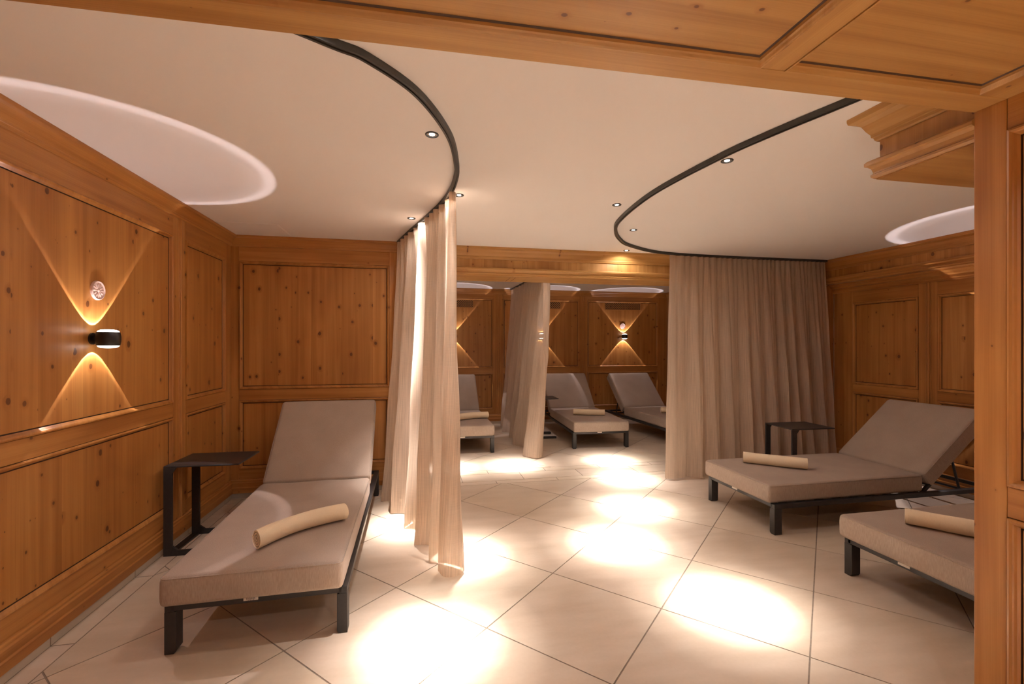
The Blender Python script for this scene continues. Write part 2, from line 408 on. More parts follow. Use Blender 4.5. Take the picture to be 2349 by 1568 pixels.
# --- back wall, left of the opening
YB = 4.38
wall_back = panelled_wall('wall_back', 'x', YB, -1, XL, -0.12, H, openings([(-1.565, -0.29)]))
FB = frame_map('x', YB, -1)
m = MB(); run_profile(m, FB, XL, -0.12, crown_prof(), 1, 0); trim(m, M['px'])
baseboard('baseboard_back', FB, XL, -0.12, M['px'], 1, 0, joints=[-1.55 + 0.612 * k for k in range(1, 3)] + [-0.22])
# pilaster with a little carved capital at the opening
m = MB(); m.box((-0.222, YB - 0.016, 0.16), (-0.10, YB + 0.45, 2.03)); trim(m, M['pv'], bevel=0.003)
m = MB(); FP = frame_map('x', YB - 0.016, -1)
run_profile(m, FP, -0.235, -0.09, [(0, 2.05), (0.035, 2.05), (0.035, 2.035), (0.026, 2.028), (0.026, 2.015), (0.012, 2.0), (0.012, 1.985), (0.018, 1.978), (0.006, 1.965), (0, 1.96)])
trim(m, M['px'])

# --- boxed beam over the opening
BEAM_Z = 2.035; YF = 4.43
def beam_faces(F, s0, s1, mat, mit0=0, mit1=0):
    m = MB(); run_profile(m, F, s0, s1, crown_prof(0.078, H, 2.182), mit0, mit1)
    o = trim(m, mat); return o
m = MB(); m.box((-0.12, YF, BEAM_Z + 0.006), (4.60, 4.83, H)); beam = trim(m, M['hvp'])
FBM = frame_map('x', YF, -1)
beam_faces(FBM, -0.16, 4.53, M['hx'], 0, 1)
LOWP = [(0, 2.098), (0.030, 2.098), (0.036, 2.090), (0.034, 2.078), (0.022, 2.072), (0.012, 2.060), (0.009, 2.050), (0.016, 2.044), (0.012, BEAM_Z), (0, BEAM_Z)]
m = MB(); run_profile(m, FBM, -0.16, 4.53, LOWP, 0, 1); trim(m, M['hx'])
m = MB(); m.box((-0.16, YF - 0.008, BEAM_Z - 0.012), (4.60, 4.835, BEAM_Z + 0.006)); trim(m, M['hx'], bevel=0.003)
# mitred joint marks in the soffit boards
m = MB()
for x0 in (0.885, 0.940):
    m.add([(x0, YF + 0.10, BEAM_Z - 0.0125), (x0 + 0.005, YF + 0.10, BEAM_Z - 0.0125), (x0 + 0.005, 4.81, BEAM_Z - 0.0125), (x0, 4.81, BEAM_Z - 0.0125)], [(0, 1, 2, 3)])
trim(m, M['dark'])
# wall under the beam, right of the opening (behind the right curtain)
panelled_wall('wall_back_right', 'x', 4.45, -1, 3.50, 4.70, BEAM_Z - 0.012, [(3.62, 4.58, 0.905, 1.805), (3.62, 4.58, 0.25, 0.82)], back=0.35)

# --- right wall with boxed bulkhead
XR = 4.70
panelled_wall('wall_right', 'y', XR, -1, 1.195, 4.45, H, openings([(2.02, 3.37), (3.535, 4.215)], (0.908, 1.807), (0.25, 0.822)) + openings([(1.33, 1.86)], (0.908, 1.807), (0.25, 0.822)),
              beads=[(3.445, 0.16, 1.93), (1.94, 0.16, 1.93)])
FR = frame_map('y', XR, -1)
baseboard('baseboard_right', FR, 1.195, 4.45, M['py'])
m = MB(); run_profile(m, FR, 1.195, 4.45, [(0, 2.03), (0.075, 2.03), (0.070, 2.015), (0.050, 2.0), (0.042, 1.985), (0.022, 1.975), (0.020, 1.955), (0.012, 1.945), (0.010, 1.93), (0, 1.93)]); trim(m, M['py'])
XB = 4.535
m = MB(); m.box((XB, 1.195, BEAM_Z + 0.004), (4.699, 4.43, H)); trim(m, M['pvp'])
FBK = frame_map('y', XB, -1)
m = MB(); run_profile(m, FBK, 1.195, YF, crown_prof(0.075, H, 2.182), 0, 1); trim(m, M['py'])
m = MB(); run_profile(m, FBK, 1.195, YF, LOWP, 0, 1); trim(m, M['py'])
m = MB(); m.box((XB - 0.006, 1.195, BEAM_Z - 0.008), (4.699, YF, BEAM_Z + 0.004)); trim(m, M['py'])

# --- far room
YFAR = 7.68
panelled_wall('wall_far', 'x', YFAR, -1, XL, 4.45, H, openings([(-1.53, -0.32), (-0.16, 1.21), (1.38, 2.752), (2.904, 4.268)], (0.95, 2.13)),
              beads=[(1.295, 0.16, 2.205), (2.828, 0.16, 2.205), (-0.24, 0.16, 2.205)])
FF = frame_map('x', YFAR, -1)
m = MB(); run_profile(m, FF, XL, 4.45, crown_prof(), 1, 1); trim(m, M['px'])
baseboard('baseboard_far', FF, XL, 4.45, M['px'], 1, 1)
panelled_wall('wall_far_right', 'y', 4.45, -1, 4.82, YFAR, H, openings([(4.95, 6.20), (6.37, 7.58)]))
m = MB(); run_profile(m, frame_map('y', 4.45, -1), 4.84, YFAR, crown_prof(), 0, 1); trim(m, M['py'])

# --- front room: the header, the coffered wooden ceiling, the jamb and its wall
ZS = 2.12; XJ = 1.823
def warp(p): return (p[0], p[1] + (XJ - p[0]) * 0.0145, p[2])
def wbuild(mb):
    mb.v = [warp(p) for p in mb.v]; return mb
m = MB(); m.box((-1.63, 1.109, ZS), (XJ, 1.1965, ZS + 0.03)); wbuild(m); trim(m, M['hx'], bevel=0.002)      # soffit board
m = MB(); m.box((-1.63, 1.13, ZS + 0.03), (XJ, 1.195, H)); wbuild(m); trim(m, M['hx'])
def coffer_rail(x0, x1, y0=-2.6, y1=1.108):
    m = MB(); m.box((x0, y0, ZS), (x1, y1, ZS + 0.03)); m.v = [(p[0], p[1] + ((XJ - p[0]) * 0.0145 if p[1] > 1 else 0), p[2]) for p in m.v]
    return trim(m, M['hy'], bevel=0.002)
RAILX = [(-0.52, -0.445), (0.940, 1.0145), (1.711, 1.8225)]
cx0 = -1.63
for (a, b_) in RAILX: coffer_rail(a, b_)
CY = [(-2.5, -0.95), (-0.87, 0.12), (0.20, 1.109)]
m = MB()
for y0, y1 in ((-2.6, -2.5), (-0.95, -0.87), (0.12, 0.20)): m.box((-1.63, y0, ZS + 0.0005), (1.8225, y1, ZS + 0.03))
trim(m, M['hx'])
CP = [(0.0, 0.003), (0.0012, 0.003), (0.0015, -0.002), (0.006, -0.0025), (0.010, 0.001), (0.014, 0.006), (0.018, 0.009), (0.020, 0.016)]
coffer = MB(); coffer.box((-1.63, -2.6, ZS + 0.020), (1.8225, 1.12, ZS + 0.06))
ceil2 = coffer.build('ceiling_wood', M['hxp']); ceil2.name = 'ceiling.001'; tag(ceil2, kind='structure')
edges = [(-1.63, -0.52), (-0.445, 0.940), (1.0145, 1.711)]
for (x0, x1) in edges:
    for (y0, y1) in CY:
        m = MB(); w_ = (lambda p: warp(p) if p[1] > 1 else p)
        rings = [[w_(p) for p in [(x0 + i, y0 + i, ZS + d), (x1 - i, y0 + i, ZS + d), (x1 - i, y1 - i, ZS + d), (x0 + i, y1 - i, ZS + d)]] for i, d in CP]
        m.loops(rings)
        m.cur = 1
        m.loops([[w_(p) for p in [(x0 + i, y0 + i, ZS + d), (x1 - i, y0 + i, ZS + d), (x1 - i, y1 - i, ZS + d), (x0 + i, y1 - i, ZS + d)]] for i, d in ((0.020, 0.016), (0.0245, 0.0195))])
        m.build('coffer_moulding', [M['hx'], M['dark']], ceil2)
panelled_wall('wall_front_right', 'y', XJ, -1, -2.6, 1.1085, ZS + 0.02, openings([(-2.5, -1.0), (-0.87, 1.1075)], (0.891, 2.022), (0.25, 0.795)))
m = MB(); m.box((XJ, 1.109, 0.0), (XJ + 0.095, 1.1965, ZS + 0.03)); jamb = trim(m, M['pv'], bevel=0.002)
m = MB(); m.box((XJ + 0.095, 1.09, 0.0), (4.80, 1.193, H)); part = m.build('wall_front', M['pvp']); tag(part, kind='structure')
m = MB(); m.box((-1.73, -2.7, 0), (1.93, -2.6, H)); o = m.build('wall_rear', M['pvp']); tag(o, kind='structure')

# --- box hanging from the plaster ceiling by the jamb
XC, YC = 1.848, 1.537
m = MB(); m.box((XC, 1.195, BEAM_Z - 0.004), (3.0, YC, H)); trim(m, M['hvp'])
def corner_profile(prof, mats):
    """profile wrapped round the box's left and back faces"""
    m = MB(); R = []
    R.append([(XC - d, 1.195, z) for d, z in prof]); R.append([(XC - d, YC + d, z) for d, z in prof]); R.append([(3.0, YC + d, z) for d, z in prof])
    m.loops(R, True, True); return trim(m, mats)
corner_profile(crown_prof(0.078, H, 2.178), M['hy'])
LP = [(0, 2.100), (0.030, 2.100), (0.037, 2.092), (0.037, 2.080), (0.028, 2.076), (0.020, 2.066), (0.016, 2.052), (0.016, 2.046), (0.022, 2.042), (0.022, 2.034), (0.014, 2.026), (0, 2.026)]
corner_profile(LP, M['hy'])
m = MB(); m.box((XC - 0.008, 1.195, 2.022), (3.0, YC + 0.008, 2.031)); trim(m, M['hx'])

# --- plaster ceiling
m = MB(); m.box((-1.73, 1.12, H), (4.80, 7.78, H + 0.12)); ceil = m.build('ceiling', M['plaster']); tag(ceil, kind='structure')

# ------------------------------------------------------------------ floor: square limestone tiles laid on the diagonal
def clip(poly, x0, x1, y0, y1):
    def cut(P, f, val, sgn):
        out = []
        for i in range(len(P)):
            a, b = P[i], P[(i + 1) % len(P)]
            ia = sgn * (a[f] - val) >= 0; ib = sgn * (b[f] - val) >= 0
            if ia: out.append(a)
            if ia != ib:
                t = (val - a[f]) / (b[f] - a[f]); out.append((a[0] + t * (b[0] - a[0]), a[1] + t * (b[1] - a[1])))
        return out
    for f, v, s in ((0, x0, 1), (0, x1, -1), (1, y0, 1), (1, y1, -1)):
        poly = cut(poly, f, v, s)
        if len(poly) < 3: return []
    return poly
class FloorB(MB): pass
fl = MB(); tones = []
def tile_poly(P):
    # shoelace sliver test
    A = abs(sum(P[i][0] * P[(i + 1) % len(P)][1] - P[(i + 1) % len(P)][0] * P[i][1] for i in range(len(P)))) / 2
    if A < 2e-4: return
    n = len(P); g = random.uniform(0.95, 1.03); t = (g, g * random.uniform(0.985, 1.01), g * random.uniform(0.97, 1.01), 1)
    k = len(fl.v)
    fl.v += [(x, y, 0.0) for x, y in P] + [(x, y, -0.004) for x, y in P]
    fl.f.append(tuple(range(k, k + n))); fl.m.append(0); tones.append((n, t))
    for i in range(n): fl.f.append((k + i, k + n + i, k + n + (i + 1) % n, k + (i + 1) % n)); fl.m.append(0); tones.append((4, t))
G = 0.0032
def diag_zone(x0, x1, y0, y1, org, rot):
    side = 0.6325; c, s = math.cos(rot), math.sin(rot)
    e1 = Vector((math.cos(rot - PI / 4), math.sin(rot - PI / 4))); e2 = Vector((math.cos(rot + PI / 4), math.sin(rot + PI / 4)))
    O = Vector(org)
    for i in range(-14, 15):
        for j in range(-14, 15):
            p = O + e1 * side * i + e2 * side * j
            q = [p + e1 * G + e2 * G, p + e1 * (side - G) + e2 * G, p + e1 * (side - G) + e2 * (side - G), p + e1 * G + e2 * (side - G)]
            P = clip([(v.x, v.y) for v in q], x0 + G, x1 - G, y0 + G, y1 - G)
            if P: tile_poly(P)
diag_zone(-1.525, 4.70, -2.6, 4.34, (0.759, 2.576), math.radians(-1.0))
diag_zone(-1.63, 4.45, 4.82, 7.68, (0.30, 5.05), math.radians(-1.0))
def row(y0, y1, xs):
    for a, b_ in zip(xs[:-1], xs[1:]): tile_poly([(a + G, y0 + G), (b_ - G, y0 + G), (b_ - G, y1 - G), (a + G, y1 - G)])
row(4.34, 4.44, [-1.63] + [0.105 + 0.6175 * k for k in range(-2, 8)])
row(4.44, 4.69, [-1.63] + [0.395 + 0.6175 * k for k in range(-3, 7)])
row(4.69, 4.82, [-1.63] + [0.07 + 0.6175 * k for k in range(-2, 8)])
ys = [2.39 + 0.612 * k for k in range(-8, 4)] + [4.34]
for a, b_ in zip(ys[:-1], ys[1:]): tile_poly([(-1.62 + G, a + G), (-1.525 - G, a + G), (-1.525 - G, min(b_, 4.34) - G), (-1.62 + G, min(b_, 4.34) - G)])
k = len(fl.v); fl.cur = 1
fl.add([(-1.73, -2.7, -0.002), (4.8, -2.7, -0.002), (4.8, 7.78, -0.002), (-1.73, 7.78, -0.002)], [(0, 1, 2, 3)]); tones.append((4, (1, 1, 1, 1)))
fl.box((-1.73, -2.7, -0.12), (4.8, 7.78, -0.006))
for _ in range(6): tones.append((4, (1, 1, 1, 1)))
floor = fl.build('floor', [M['tile'], M['grout']], fix=False); tag(floor, kind='structure')
ca = floor.data.color_attributes.new('tone', 'FLOAT_COLOR', 'CORNER'); li = 0
for n, t in tones:
    for _ in range(n): ca.data[li].color = t; li += 1

# ------------------------------------------------------------------ sun loungers
def rbox(sx, sy, sz, r, nx=14, ny=20, puff=0.0, seed=0):
    """soft rounded cushion block, base at z=0, x centred, y from 0"""
    bm = bmesh.new(); rnd = random.Random(seed)
    bmesh.ops.create_cube(bm, size=1.0)
    for v in bm.verts: v.co = Vector((v.co.x * sx, (v.co.y + 0.5) * sy, (v.co.z + 0.5) * sz))
    for cnt, ax in ((nx, 0), (ny, 1), (2, 2)):
        es = [e for e in bm.edges if abs((e.verts[0].co - e.verts[1].co)[ax]) > 1e-4 and all(abs((e.verts[0].co - e.verts[1].co)[k]) < 1e-5 for k in range(3) if k != ax)]
        bmesh.ops.subdivide_edges(bm, edges=es, cuts=cnt, use_grid_fill=True)
    ph = [rnd.uniform(0, 6.28) for _ in range(6)]
    for v in bm.verts:
        x, y, z = v.co
        if puff and z > sz * 0.55:
            ex = max(0, min(x + sx / 2, sx / 2 - x)) / (sx / 2); ey = max(0, min(y, sy - y)) / (sy / 2)
            v.co.z += puff * (min(1, ex * 3) * min(1, ey * 4)) ** 0.7
            v.co.z += 0.0016 * math.sin(x * 17 + ph[0]) * math.sin(y * 11 + ph[1])
        if 0.1 * sz < z < 0.9 * sz:
            v.co.x += math.copysign(0.0015, x) * (1 if abs(abs(x) - sx / 2) < 1e-3 else 0) * (1 + math.sin(y * 23 + ph[2]))
            if y < 1e-3: v.co.y -= 0.002 * (1 + math.sin(x * 19 + ph[3]))
    me = bpy.data.meshes.new('cushion'); bm.to_mesh(me); bm.free()
    for p in me.polygons: p.use_smooth = True
    me.materials.append(M['cushion'])
    return me
def seam_tube(mb, sx, sy, z, r=0.0022, c=0.028, o=0.0):
    pts = []
    for (cx, cy, a0) in ((sx / 2 - c, sy - c, 0), (-sx / 2 + c, sy - c, PI / 2), (-sx / 2 + c, c, PI), (sx / 2 - c, c, 1.5 * PI)):
        for k in range(6):
            a = a0 + PI / 2 * k / 5; pts.append((cx + (c - o) * math.cos(a), cy + (c - o) * math.sin(a), z))
    pts.append(pts[0]); mb.tube(pts, r, 6)

TH = 0.132
def soft(o):
    md = o.modifiers.new('soft_edge', 'BEVEL'); md.width = 0.022; md.segments = 4; md.limit_method = 'ANGLE'; md.angle_limit = math.radians(50)
def make_lounger(back_deg=44, seed=0, mx=0.0, label_text=False, back_seed=0):
    root = empty('sun_lounger')
    W, LEN, LT = 0.75, 2.02, 0.05; ZT = 0.215; RH = 0.032
    m = MB()
    for sx in (-1, 1):
        m.box((sx * W / 2, 0, ZT - RH), (sx * (W / 2 - 0.038), LEN, ZT))
    m.box((-W / 2 + 0.022, 0.0, ZT - RH * 0.85), (W / 2 - 0.022, 0.022, ZT)); m.box((-W / 2 + 0.022, LEN - 0.022, ZT - RH * 0.85), (W / 2 - 0.022, LEN, ZT))
    m.box((-W / 2 + 0.022, 1.30, ZT - RH), (W / 2 - 0.022, 1.33, ZT - 0.006))
    frame = m.build('frame', M['metal'], root, bevel=0.0022)
    for sx, y in ((-1, 0), (1, 0), (-1, 1), (1, 1)):
        y0 = 0.0 if y == 0 else LEN; sg = 1 if y == 0 else -1
        m = MB()
        # leg: flat bar with a chamfered inner toe
        xo, xi = sx * (W / 2 + 0.0006), sx * (W / 2 - 0.046)
        P = [(xo, 0.001), (xi + sx * 0.010, 0.001), (xi, 0.014), (xi, ZT - RH + 0.001), (xo, ZT - RH + 0.001)]
        m.loops([[(x, y0 - sg * 0.0006, z) for x, z in P], [(x, y0 + sg * 0.060, z) for x, z in P]], True, True)
        m.build('leg', M['metal'], root, bevel=0.002)
    m = MB()
    for k in range(8):
        y = 0.13 + k * 0.155; m.box((-W / 2 + 0.022, y, ZT - 0.031), (W / 2 - 0.022, y + 0.055, ZT - 0.020))
    m.build('slats', M['metal'], root, bevel=0.001)
    # backrest frame
    a = math.radians(back_deg); BL = 0.75
    m = MB(); yh, zh = 1.335, ZT - 0.004; ca_, sa_ = math.cos(a), math.sin(a)
    def bk(x, t, n): return (x, yh + t * ca_ - n * sa_, zh + t * sa_ + n * ca_)
    def bbox(x0, x1, t0, t1, n0, n1):
        m.add([bk(x0, t0, n0), bk(x1, t0, n0), bk(x1, t1, n0), bk(x0, t1, n0), bk(x0, t0, n1), bk(x1, t0, n1), bk(x1, t1, n1), bk(x0, t1, n1)],
              [(0, 3, 2, 1), (4, 5, 6, 7), (0, 1, 5, 4), (1, 2, 6, 5), (2, 3, 7, 6), (3, 0, 4, 7)])
    bbox(-0.345, -0.323, 0.0, 0.68, -0.022, 0.0); bbox(0.323, 0.345, 0.0, 0.68, -0.022, 0.0); bbox(-0.323, 0.323, 0.66, 0.68, -0.022, 0.0)
    for k in range(4): bbox(-0.323, 0.323, 0.08 + 0.15 * k, 0.14 + 0.15 * k, -0.012, -0.004)
    m.build('backrest_frame', M['metal'], root, bevel=0.001)
    m = MB()
    # support bracket behind the backrest, resting on the side rails
    tp = 0.44
    for sx in (-1, 1):
        p0 = Vector(bk(sx * 0.29, tp, -0.02)); p1 = Vector((sx * 0.29, yh + tp * ca_ + 0.10, ZT - 0.02))
        m.cyl(p0, p1, 0.009, n=10)
    p1 = (-0.352, yh + tp * ca_ + 0.10, ZT - 0.02); p2 = (0.352, yh + tp * ca_ + 0.10, ZT - 0.02); m.cyl(p1, p2, 0.009, n=10)
    m.build('support_bracket', M['metal'], root, smooth=True, auto=0.6)
    # cushions
    SL = 1.36
    c = bpy.data.objects.new('seat_cushion', rbox(0.745, SL, TH, 0.024, puff=0.004, seed=seed)); COL.objects.link(c); soft(c); c.parent = root; c.location = (mx, -0.028, ZT + 0.0012)
    m = MB(); seam_tube(m, 0.745, SL, TH - 0.010, o=0.002); p = m.build('piping', M['cushion'], c, smooth=True)
    b_ = bpy.data.objects.new('back_cushion', rbox(0.742, 0.755, TH, 0.024, nx=14, ny=12, puff=0.004, seed=seed + 5)); COL.objects.link(b_); soft(b_); b_.parent = root
    off = TH * math.tan(a / 2)
    # the top surfaces meet on one crease
    yj = -0.028 + SL + 0.004; zj = ZT + TH + 0.001
    b_.rotation_euler = (a, 0, 0); b_.location = (mx, yj + TH * sa_, zj - TH * ca_)
    m = MB(); seam_tube(m, 0.742, 0.755, TH - 0.010, o=0.002); m.build('piping', M['cushion'], b_, smooth=True)
    # maker's tag on the foot rail
    m = MB(); m.box((-0.030, -0.0035, ZT - 0.0155), (0.030, -0.0006, ZT - 0.0005)); t = m.build('maker_tag', M['label_white'], root, bevel=0.001)
    t['label'] = 'small white maker tag'
    t.location.x = mx - 0.02
    if label_text:
        cu = bpy.data.curves.new('tag_text', 'FONT'); cu.body = 'diabla'; cu.size = 0.0165; cu.extrude = 0.0003; cu.align_x = 'CENTER'; cu.align_y = 'CENTER'
        to = bpy.data.objects.new('tag_text_tmp', cu); COL.objects.link(to)
        dg = bpy.context.evaluated_depsgraph_get(); me = bpy.data.meshes.new_from_object(to.evaluated_get(dg)); bpy.data.objects.remove(to)
        me.materials.clear(); me.materials.append(M['label_ink'])
        x = bpy.data.objects.new('tag_lettering', me); COL.objects.link(x); x.parent = t
        x.rotation_euler = (PI / 2, PI, 0); x.location = (0, -0.0042, ZT - 0.008)
    return root

LG = 'taupe sun loungers'
lo1 = make_lounger(44, 1, mx=-0.014, label_text=True)
lo1.location = (-0.7125, 2.227, 0); lo1.rotation_euler.z = math.radians(1.0)
tag(lo1, 'taupe cushioned sun lounger on black frame along the left wall, beside a C-shaped table', 'sun lounger', LG)
lo2 = make_lounger(40, 2, mx=-0.018)
lo2.location = (2.44, 3.155, 0); lo2.rotation_euler.z = -PI / 2
tag(lo2, 'taupe sun lounger with reclined back in front of the long right curtain', 'sun lounger', LG)
def lounger_copy(src, loc, rz, label):
    c = copy_tree(src); c.location = loc; c.rotation_euler.z = rz; c['label'] = label; return c
lounger_copy(lo2, (2.44, 1.865, 0), -PI / 2, 'taupe sun lounger nearest the wooden post, only its foot end showing')
lo4 = make_lounger(43, 4, mx=0.0)
lo4.location = (0.52, 5.60, 0); lo4.rotation_euler.z = math.radians(0.6)
tag(lo4, 'far-room sun lounger partly hidden by the front left curtain', 'sun lounger', LG)
lounger_copy(lo4, (2.295, 5.575, 0), math.radians(-3.0), 'far-room sun lounger in the middle, full foot end facing the camera')
lounger_copy(lo4, (3.60, 5.45, 0), math.radians(2.5), 'far-room sun lounger cut off by the right curtain, below the visible wall sconce')

# ------------------------------------------------------------------ rolled towels
def make_towel(length, R=0.045, bend=0.03, seed=0):
    """spiral roll lying along x, axis at z=R"""
    rnd = random.Random(seed); turns = 3.4; n = 110; th = 0.0085
    outer = []; inner = []
    for k in range(n + 1):
        t = k / n; a = -2.4 + turns * 2 * PI * t; r = 0.010 + (R - 0.010) * t
        r *= 1 + 0.03 * math.sin(a * 2 + 0.7) * (1 - t) * 2
        rin = max(0.002, r - th * 0.93)
        outer.append((r * math.cos(a), r * math.sin(a))); inner.append((rin * math.cos(a), rin * math.sin(a)))
    sec = outer + inner[::-1]
    m = MB(); segs = 26; R_ = []
    for i in range(segs + 1):
        u = i / segs; x = (u - 0.5) * length
        yb = bend * (4 * (u - 0.5) ** 2 - 0.33); sq = 1 - 0.10 * math.exp(-((u * (1 - u)) / 0.01))
        zz = 1 + 0.02 * math.sin(u * 9 + seed)
        R_.append([(x, p[0] * sq * zz + yb, p[1] * 0.97 * zz + R * 0.97) for p in sec])
    m.loops(R_, True, False)
    N2 = len(sec); base = 0; last = segs * N2
    for b0 in (base, last):
        for k in range(n):
            m.f.append((b0 + k, b0 + k + 1, b0 + N2 - 2 - k, b0 + N2 - 1 - k)); m.m.append(0)
    o = m.build('rolled_towel', M['towel'], smooth=True, auto=0.9)
    return o
TG = 'rolled cream towels on the loungers'
ztow = 0.3535
def place_towel(a, b, z, label, seed, L_=None, bend=0.03, R=0.045):
    a = Vector((a[0], a[1])); b = Vector((b[0], b[1])); c = (a + b) / 2; d = b - a
    o = make_towel(L_ or d.length, R, bend, seed); o.location = (c.x, c.y, z); o.rotation_euler.z = math.atan2(d.y, d.x)
    tag(o, label, 'towel', TG); return o
place_towel((-0.800, 2.42), (-0.445, 2.735), ztow, 'curved cream rolled towel on the left-hand lounger, spiral end showing', 1, bend=-0.045, R=0.052)
place_towel((2.655, 3.37), (3.00, 3.075), ztow, 'cream rolled towel on the lounger in front of the right curtain', 2, bend=0.008, R=0.051)
place_towel((2.62, 2.04), (2.91, 1.68), ztow, 'cream ribbed rolled towel next to the wooden post, cut off by it', 3, bend=0.01, R=0.049)
place_towel((0.42, 5.97), (0.87, 6.13), ztow, 'cream rolled towel on the far lounger beside the front left curtain', 4, bend=-0.05, R=0.05)
place_towel((2.115, 6.15), (2.52, 5.99), ztow, 'cream rolled towel on the middle far lounger', 5, bend=0.01, R=0.048)
place_towel((3.425, 6.08), (3.82, 5.95), ztow, 'cream rolled towel peeking out beside the right curtain edge', 6, bend=0.01, R=0.048)

# ------------------------------------------------------------------ C-shaped side tables
def make_table():
    root = empty('side_table'); W, D, HT = 0.44, 0.36, 0.572       # legs at x=0, reach to x=W, y 0..D
    m = MB(); m.box((0, 0, HT - 0.011), (W, D, HT)); m.build('table_top', M['metal'], root, bevel=0.003)
    for y0 in (0.0, D - 0.016):
        m = MB()
        P = [(0.0, 0.001), (0.050, 0.001), (0.050, 0.046), (0.050, HT - 0.045), (0.075, HT - 0.0112), (0.0, HT - 0.0112)]
        m.loops([[(x, yy, z) for x, z in P] for yy in (y0, y0 + 0.016)], True, True)
        m.build('leg', M['metal'], root, bevel=0.0015)
    m = MB()
    for y0 in (0.0, D - 0.016):
        P = [(0.0502, 0.001), (W * 0.92, 0.001), (W * 0.92, 0.030), (W * 0.88, 0.036), (0.085, 0.036), (0.0502, 0.062)]
        m.loops([[(x, yy, z) for x, z in P] for yy in (y0, y0 + 0.016)], True, True)
    m.box((0.004, 0.0165, 0.001), (0.05, D - 0.0165, 0.013))
    m.build('base', M['metal'], root, bevel=0.001)
    return root
SG = 'black C-shaped side tables'
t1 = make_table(); t1.location = (-1.60, 3.255, 0); t1.rotation_euler.z = math.radians(-1.5)
tag(t1, 'black metal C-shaped side table between the left wall and the left lounger', 'side table', SG)
t2 = copy_tree(t1); t2.location = (3.325, 3.575, 0); t2.rotation_euler.z = math.radians(-3)
t2['label'] = 'black metal C-shaped side table in front of the right curtain, behind a lounger'
t3 = copy_tree(t1); t3.location = (1.50, 6.30, 0); t3.rotation_euler.z = math.radians(-3)
t3['label'] = 'black C-shaped side table in the far room, mostly hidden by the far curtain'

# ------------------------------------------------------------------ curtains and tracks
def catmull(P, n):
    P = [Vector(p) for p in P]; out = []
    Q = [2 * P[0] - P[1]] + P + [2 * P[-1] - P[-2]]
    for i in range(1, len(Q) - 2):
        for k in range(n):
            t = k / n
            out.append(0.5 * ((2 * Q[i]) + (Q[i + 1] - Q[i - 1]) * t + (2 * Q[i - 1] - 5 * Q[i] + 4 * Q[i + 1] - Q[i + 2]) * t * t + (3 * Q[i] - Q[i - 1] - 3 * Q[i + 1] + Q[i + 2]) * t ** 3))
    out.append(P[-1]); return out
def resample(P, n):
    d = [0]
    for a, b in zip(P[:-1], P[1:]): d.append(d[-1] + (b - a).length)
    out = []; j = 0
    for k in range(n + 1):
        t = d[-1] * k / n
        while j < len(d) - 2 and d[j + 1] < t: j += 1
        u = (t - d[j]) / max(1e-9, d[j + 1] - d[j]); out.append(P[j].lerp(P[j + 1], u))
    return out
def normals(P):
    out = []
    for i in range(len(P)):
        d = (P[min(i + 1, len(P) - 1)] - P[max(0, i - 1)]).normalized(); out.append(Vector((d.y, -d.x)))
    return out
ZTR = H - 0.024
def track(pts, label):
    P = resample(catmull(pts, 14), 150); Nn = normals(P); m = MB()
    w_ = 0.013
    sec = [(-w_, H - 0.0005), (w_, H - 0.0005), (w_, ZTR), (w_ * 0.35, ZTR), (w_ * 0.35, ZTR + 0.006), (-w_ * 0.35, ZTR + 0.006), (-w_ * 0.35, ZTR), (-w_, ZTR)]
    m.loops([[(p.x + n.x * a, p.y + n.y * a, z) for a, z in sec] for p, n in zip(P, Nn)], True, True)
    o = m.build('curtain_track', M['track']); tag(o, label, 'curtain track', 'black ceiling curtain tracks'); return o
T1 = [(-0.62, 1.345), (-0.45, 1.405), (-0.262, 1.503), (-0.17, 1.555), (-0.010, 1.739), (0.122, 2.051), (0.180, 2.37), (0.191, 2.56), (0.179, 2.786), (0.135, 3.05), (0.043, 3.40), (-0.10, 3.90), (-0.205, 4.29)]
T2 = [(1.66, 1.31), (1.609, 1.481), (1.518, 1.772), (1.456, 2.054), (1.403, 2.606), (1.463, 3.2), (1.576, 3.517), (1.72, 3.76), (1.902, 3.967), (2.258, 4.19), (2.601, 4.278), (3.0, 4.305), (3.5, 4.315), (4.455, 4.31)]
T3 = [(1.40, 4.90), (1.50, 5.15), (1.545, 5.5), (1.55, 6.0), (1.53, 6.7), (1.50, 7.58)]
track(T1, 'curved black curtain track on the ceiling carrying the left curtain')
track(T2, 'curved black curtain track on the ceiling carrying the right curtain')
track(T3, 'black curtain track in the far room carrying the far curtain')

